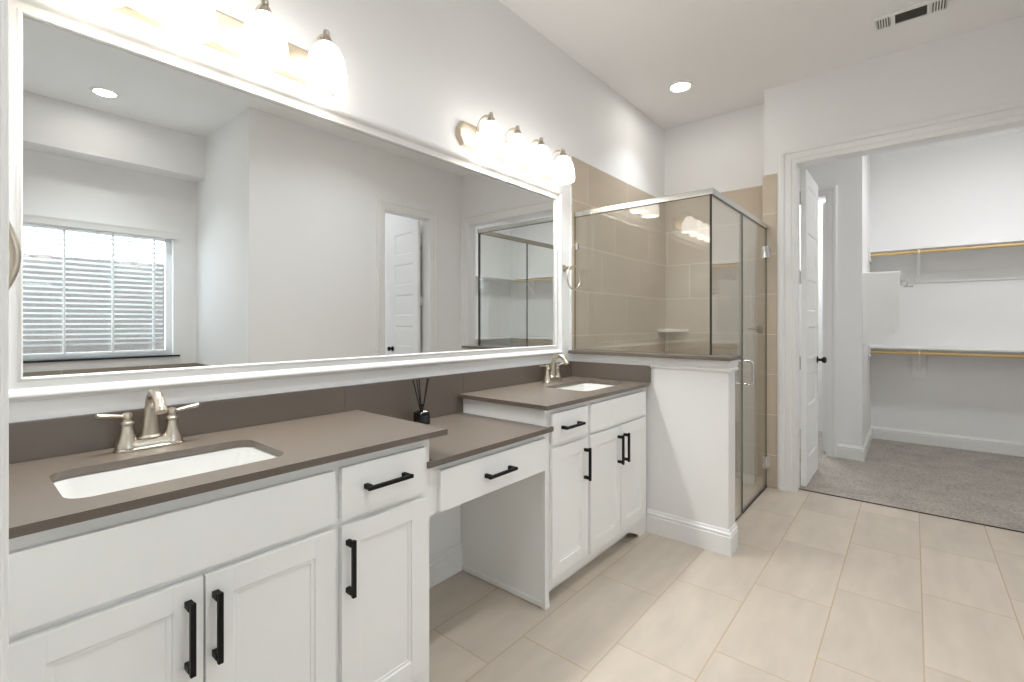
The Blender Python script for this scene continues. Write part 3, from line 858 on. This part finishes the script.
# toilet room door leaf, seen in the mirror
dr = thing('door_2', 'white panelled door ajar in the mirrored doorway', 'door', (3.50, YB - .14, 0), kind='structure')
ang = math.atan2(-1.40 + .81, 3.517 - 3.462)
mx = Matrix.Translation((3.462, YB - .105, .012)) @ Matrix.Rotation(ang, 4, 'Z')
lf = obj('door_leaf', panel_leaf(.60, 2.405, .036, ROWS), M['door'], dr, mx=mx)
knob(dr, mx, lf, .54, .93, .036)
for zz in (.25, .95, 1.50, 2.2):
    obj('hinge', MB().box(3.500, 3.548, YB - .125, YB - .121, zz - .05, zz + .05), M['satin'], dr)

# inner closet doorway: leaf folded back into the room beyond
dr = thing('door_3', 'white door folded back inside the inner closet doorway', 'door', (XV + .13, D2 + .01, 0), kind='structure')
mx = Matrix.Translation((XV + .128, D2 + .012, .014))
lf = obj('door_leaf', panel_leaf(.60, 2.405, .036, ROWS), M['door'], dr, mx=mx)
knob(dr, mx, lf, .54, .93, .036)
for zz in (.25, .95, 2.2):
    obj('hinge', MB().box(XV + .118, XV + .130, D2 + .0085, D2 + .0115, zz - .05, zz + .05), M['satin'], dr)

# ------------------------------------------------------------------ LINEN CABINET (its open door closes the left edge of the view)
lc = thing('linen_cabinet', 'tall white linen cabinet with its door open at far left', 'cabinet', (-.27, 1.48, 0))
mb = MB()
mb.box(-.58, -.562, 1.2, YW - .001, 0, 2.5).box(-.008, .010, 1.2, YW - .001, 0, 2.5).box(-.562, -.008, YW - .013, YW - .001, 0, 2.5)
for zz in (.1, .5, .9, 1.3, 1.7, 2.1, 2.482): mb.box(-.562, -.008, 1.205, YW - .013, zz, zz + .018)
obj('cabinet_body', mb, M['cab'], lc, smooth=False)
a = R(10.8)
# leaf: free edge at (X .0945, Y .95), hinge further back; local x from free edge to hinge, local y = towards -X side
mx = Matrix.Translation((.0578, .95, 0)) @ Matrix.Rotation(PI / 2 + a, 4, 'Z')
mb = MB().box(0, .262, 0, .022, .09, 2.52, .004)
ld = obj('open_door', mb, M['cab'], lc, mx=mx)
obj('edge_bead', MB().tube([(-.001, .0095, .09), (-.001, .0095, 2.52)], .0028, 10), M['cab'], ld, mx=mx)
pts = []; rs = []
for k in range(21):
    u = k / 20; s = math.sin(PI * u)
    pts.append((.060, -.002 - .019 * s ** .8, 1.349 + .122 * (u - .5))); rs.append((.0045 + .0015 * s, .005 + .004 * s))
obj('bow_pull', MB().tube(pts, rs, 14), M['nickel'], ld, mx=mx, label='brushed nickel bow pull')

# ------------------------------------------------------------------ CLOSET FITTINGS
def shelf(name, x0, x1, y0, y1, z, label):
    mb = MB().box(x0, x1, y0, y1, z - .018, z, .002)
    return tag(obj(name, mb, M['shelfpaint'], origin=((x0 + x1) / 2, (y0 + y1) / 2, z)), label, 'shelf', 'closet shelves')
G = 'closet shelves'
Y0 = .348
shelf('closet_shelf', 6.17, XB - .001, -1.66, Y0, 2.003, 'upper white closet shelf on the back wall')
shelf('closet_shelf', 6.17, XB - .001, -1.66, Y0, 1.010, 'lower white closet shelf on the back wall')
shelf('closet_shelf', XC2 + .25, XB - .001, -1.979, -1.68, 2.003, 'upper closet shelf on the side wall seen in the mirror')
shelf('closet_shelf', XC2 + .25, XB - .001, -1.979, -1.68, 1.010, 'lower closet shelf on the side wall seen in the mirror')
shelf('closet_shelf', 5.40, 6.16, .085, Y0, 1.712, 'short middle shelf behind the clipped end panel')
def rod(p0, p1, label):
    o = tag(obj('closet_rod', MB().tube([p0, p1], .0165, 18), M['rod'], origin=p0), label, 'closet rod', 'wooden closet rods')
rod((6.20, -1.62, 1.957), (6.20, Y0 - .012, 1.957), 'honey wood hanging rod under the upper back shelf')
rod((6.20, -1.62, .953), (6.20, Y0 - .012, .953), 'honey wood hanging rod under the lower back shelf')
# cleats
def cleat(x0, x1, y0, y1, z0, z1, label):
    tag(obj('shelf_cleat', MB().box(x0, x1, y0, y1, z0, z1, .003), M['shelfpaint'], origin=((x0 + x1) / 2, (y0 + y1) / 2, z0)), label, 'shelf cleat', 'closet shelf cleats')
cleat(XB - .012, XB - .001, -1.95, .07, 1.665, 1.770, 'white cleat board on the closet back wall between the shelves')
cleat(6.16, XB - .001, Y0 - .012, Y0, .90, .991, 'white end cleat under the lower closet shelf')
cleat(6.16, XB - .001, Y0 - .012, Y0, 1.895, 1.984, 'white end cleat under the upper closet shelf')
# end panel
mb = MB().prism([(Y0, 1.07), (Y0, 1.694), (.087, 1.694), (.087, 1.215), (.185, 1.07)], 5.385, 5.403, 'x')
tag(obj('shelf_end_panel', mb, M['shelfpaint'], smooth=False, origin=(5.39, Y0, 1.07)), 'shaded shelf end panel with a clipped lower corner', 'shelf panel')
o = thing('rod_holder', 'small nickel rod holder at the edge of the shelf end panel', 'rod holder', (5.42, .06, 1.60))
obj('ring_socket', MB().torus((5.41, .058, 1.60), .024, .006, 'x').box(5.403, 5.416, .075, .088, 1.585, 1.66), M['satin'], o)
obj('short_rod', MB().tube([(5.41, .06, 1.572), (5.41, -.002, 1.572)], .007, 12), M['satin'], o)
def bracket(y, z, h, plate, label, rz):
    o = thing('shelf_bracket', label, 'shelf bracket', (XB, y, z - h), 'closet shelf brackets')
    obj('back_plate', MB().box(XB - .022, XB - .003, y - plate / 2, y + plate / 2, z - h, z - .02, .003), M['shelfpaint'], o)
    mb = MB().box(XB - .285, XB - .02, y - .013, y + .013, z - .034, z - .019, .002)
    p = [(XB - .24, z - .033), (XB - .215, z - .033), (XB - .02, z - h * .72 + .0), (XB - .02, z - h * .72 - .03)]
    mb.prism([(a, b) for a, b in p], y - .011, y + .011, 'y')
    obj('brace', mb, M['shelfpaint'], o)
    mb = MB().torus((6.20, y, rz), .0230, .005, 'y', 28, 8)
    obj('rod_hook', mb, M['shelfpaint'], o)
bracket(-.045, 2.003, .32, .05, 'white bracket under the upper closet shelf', 1.957)
bracket(-.05, 1.010, .32, .11, 'white bracket with a wide plate under lower closet shelf', .953)
bracket(-1.45, 2.003, .32, .05, 'white bracket near the closet corner, seen in mirror', 1.957)
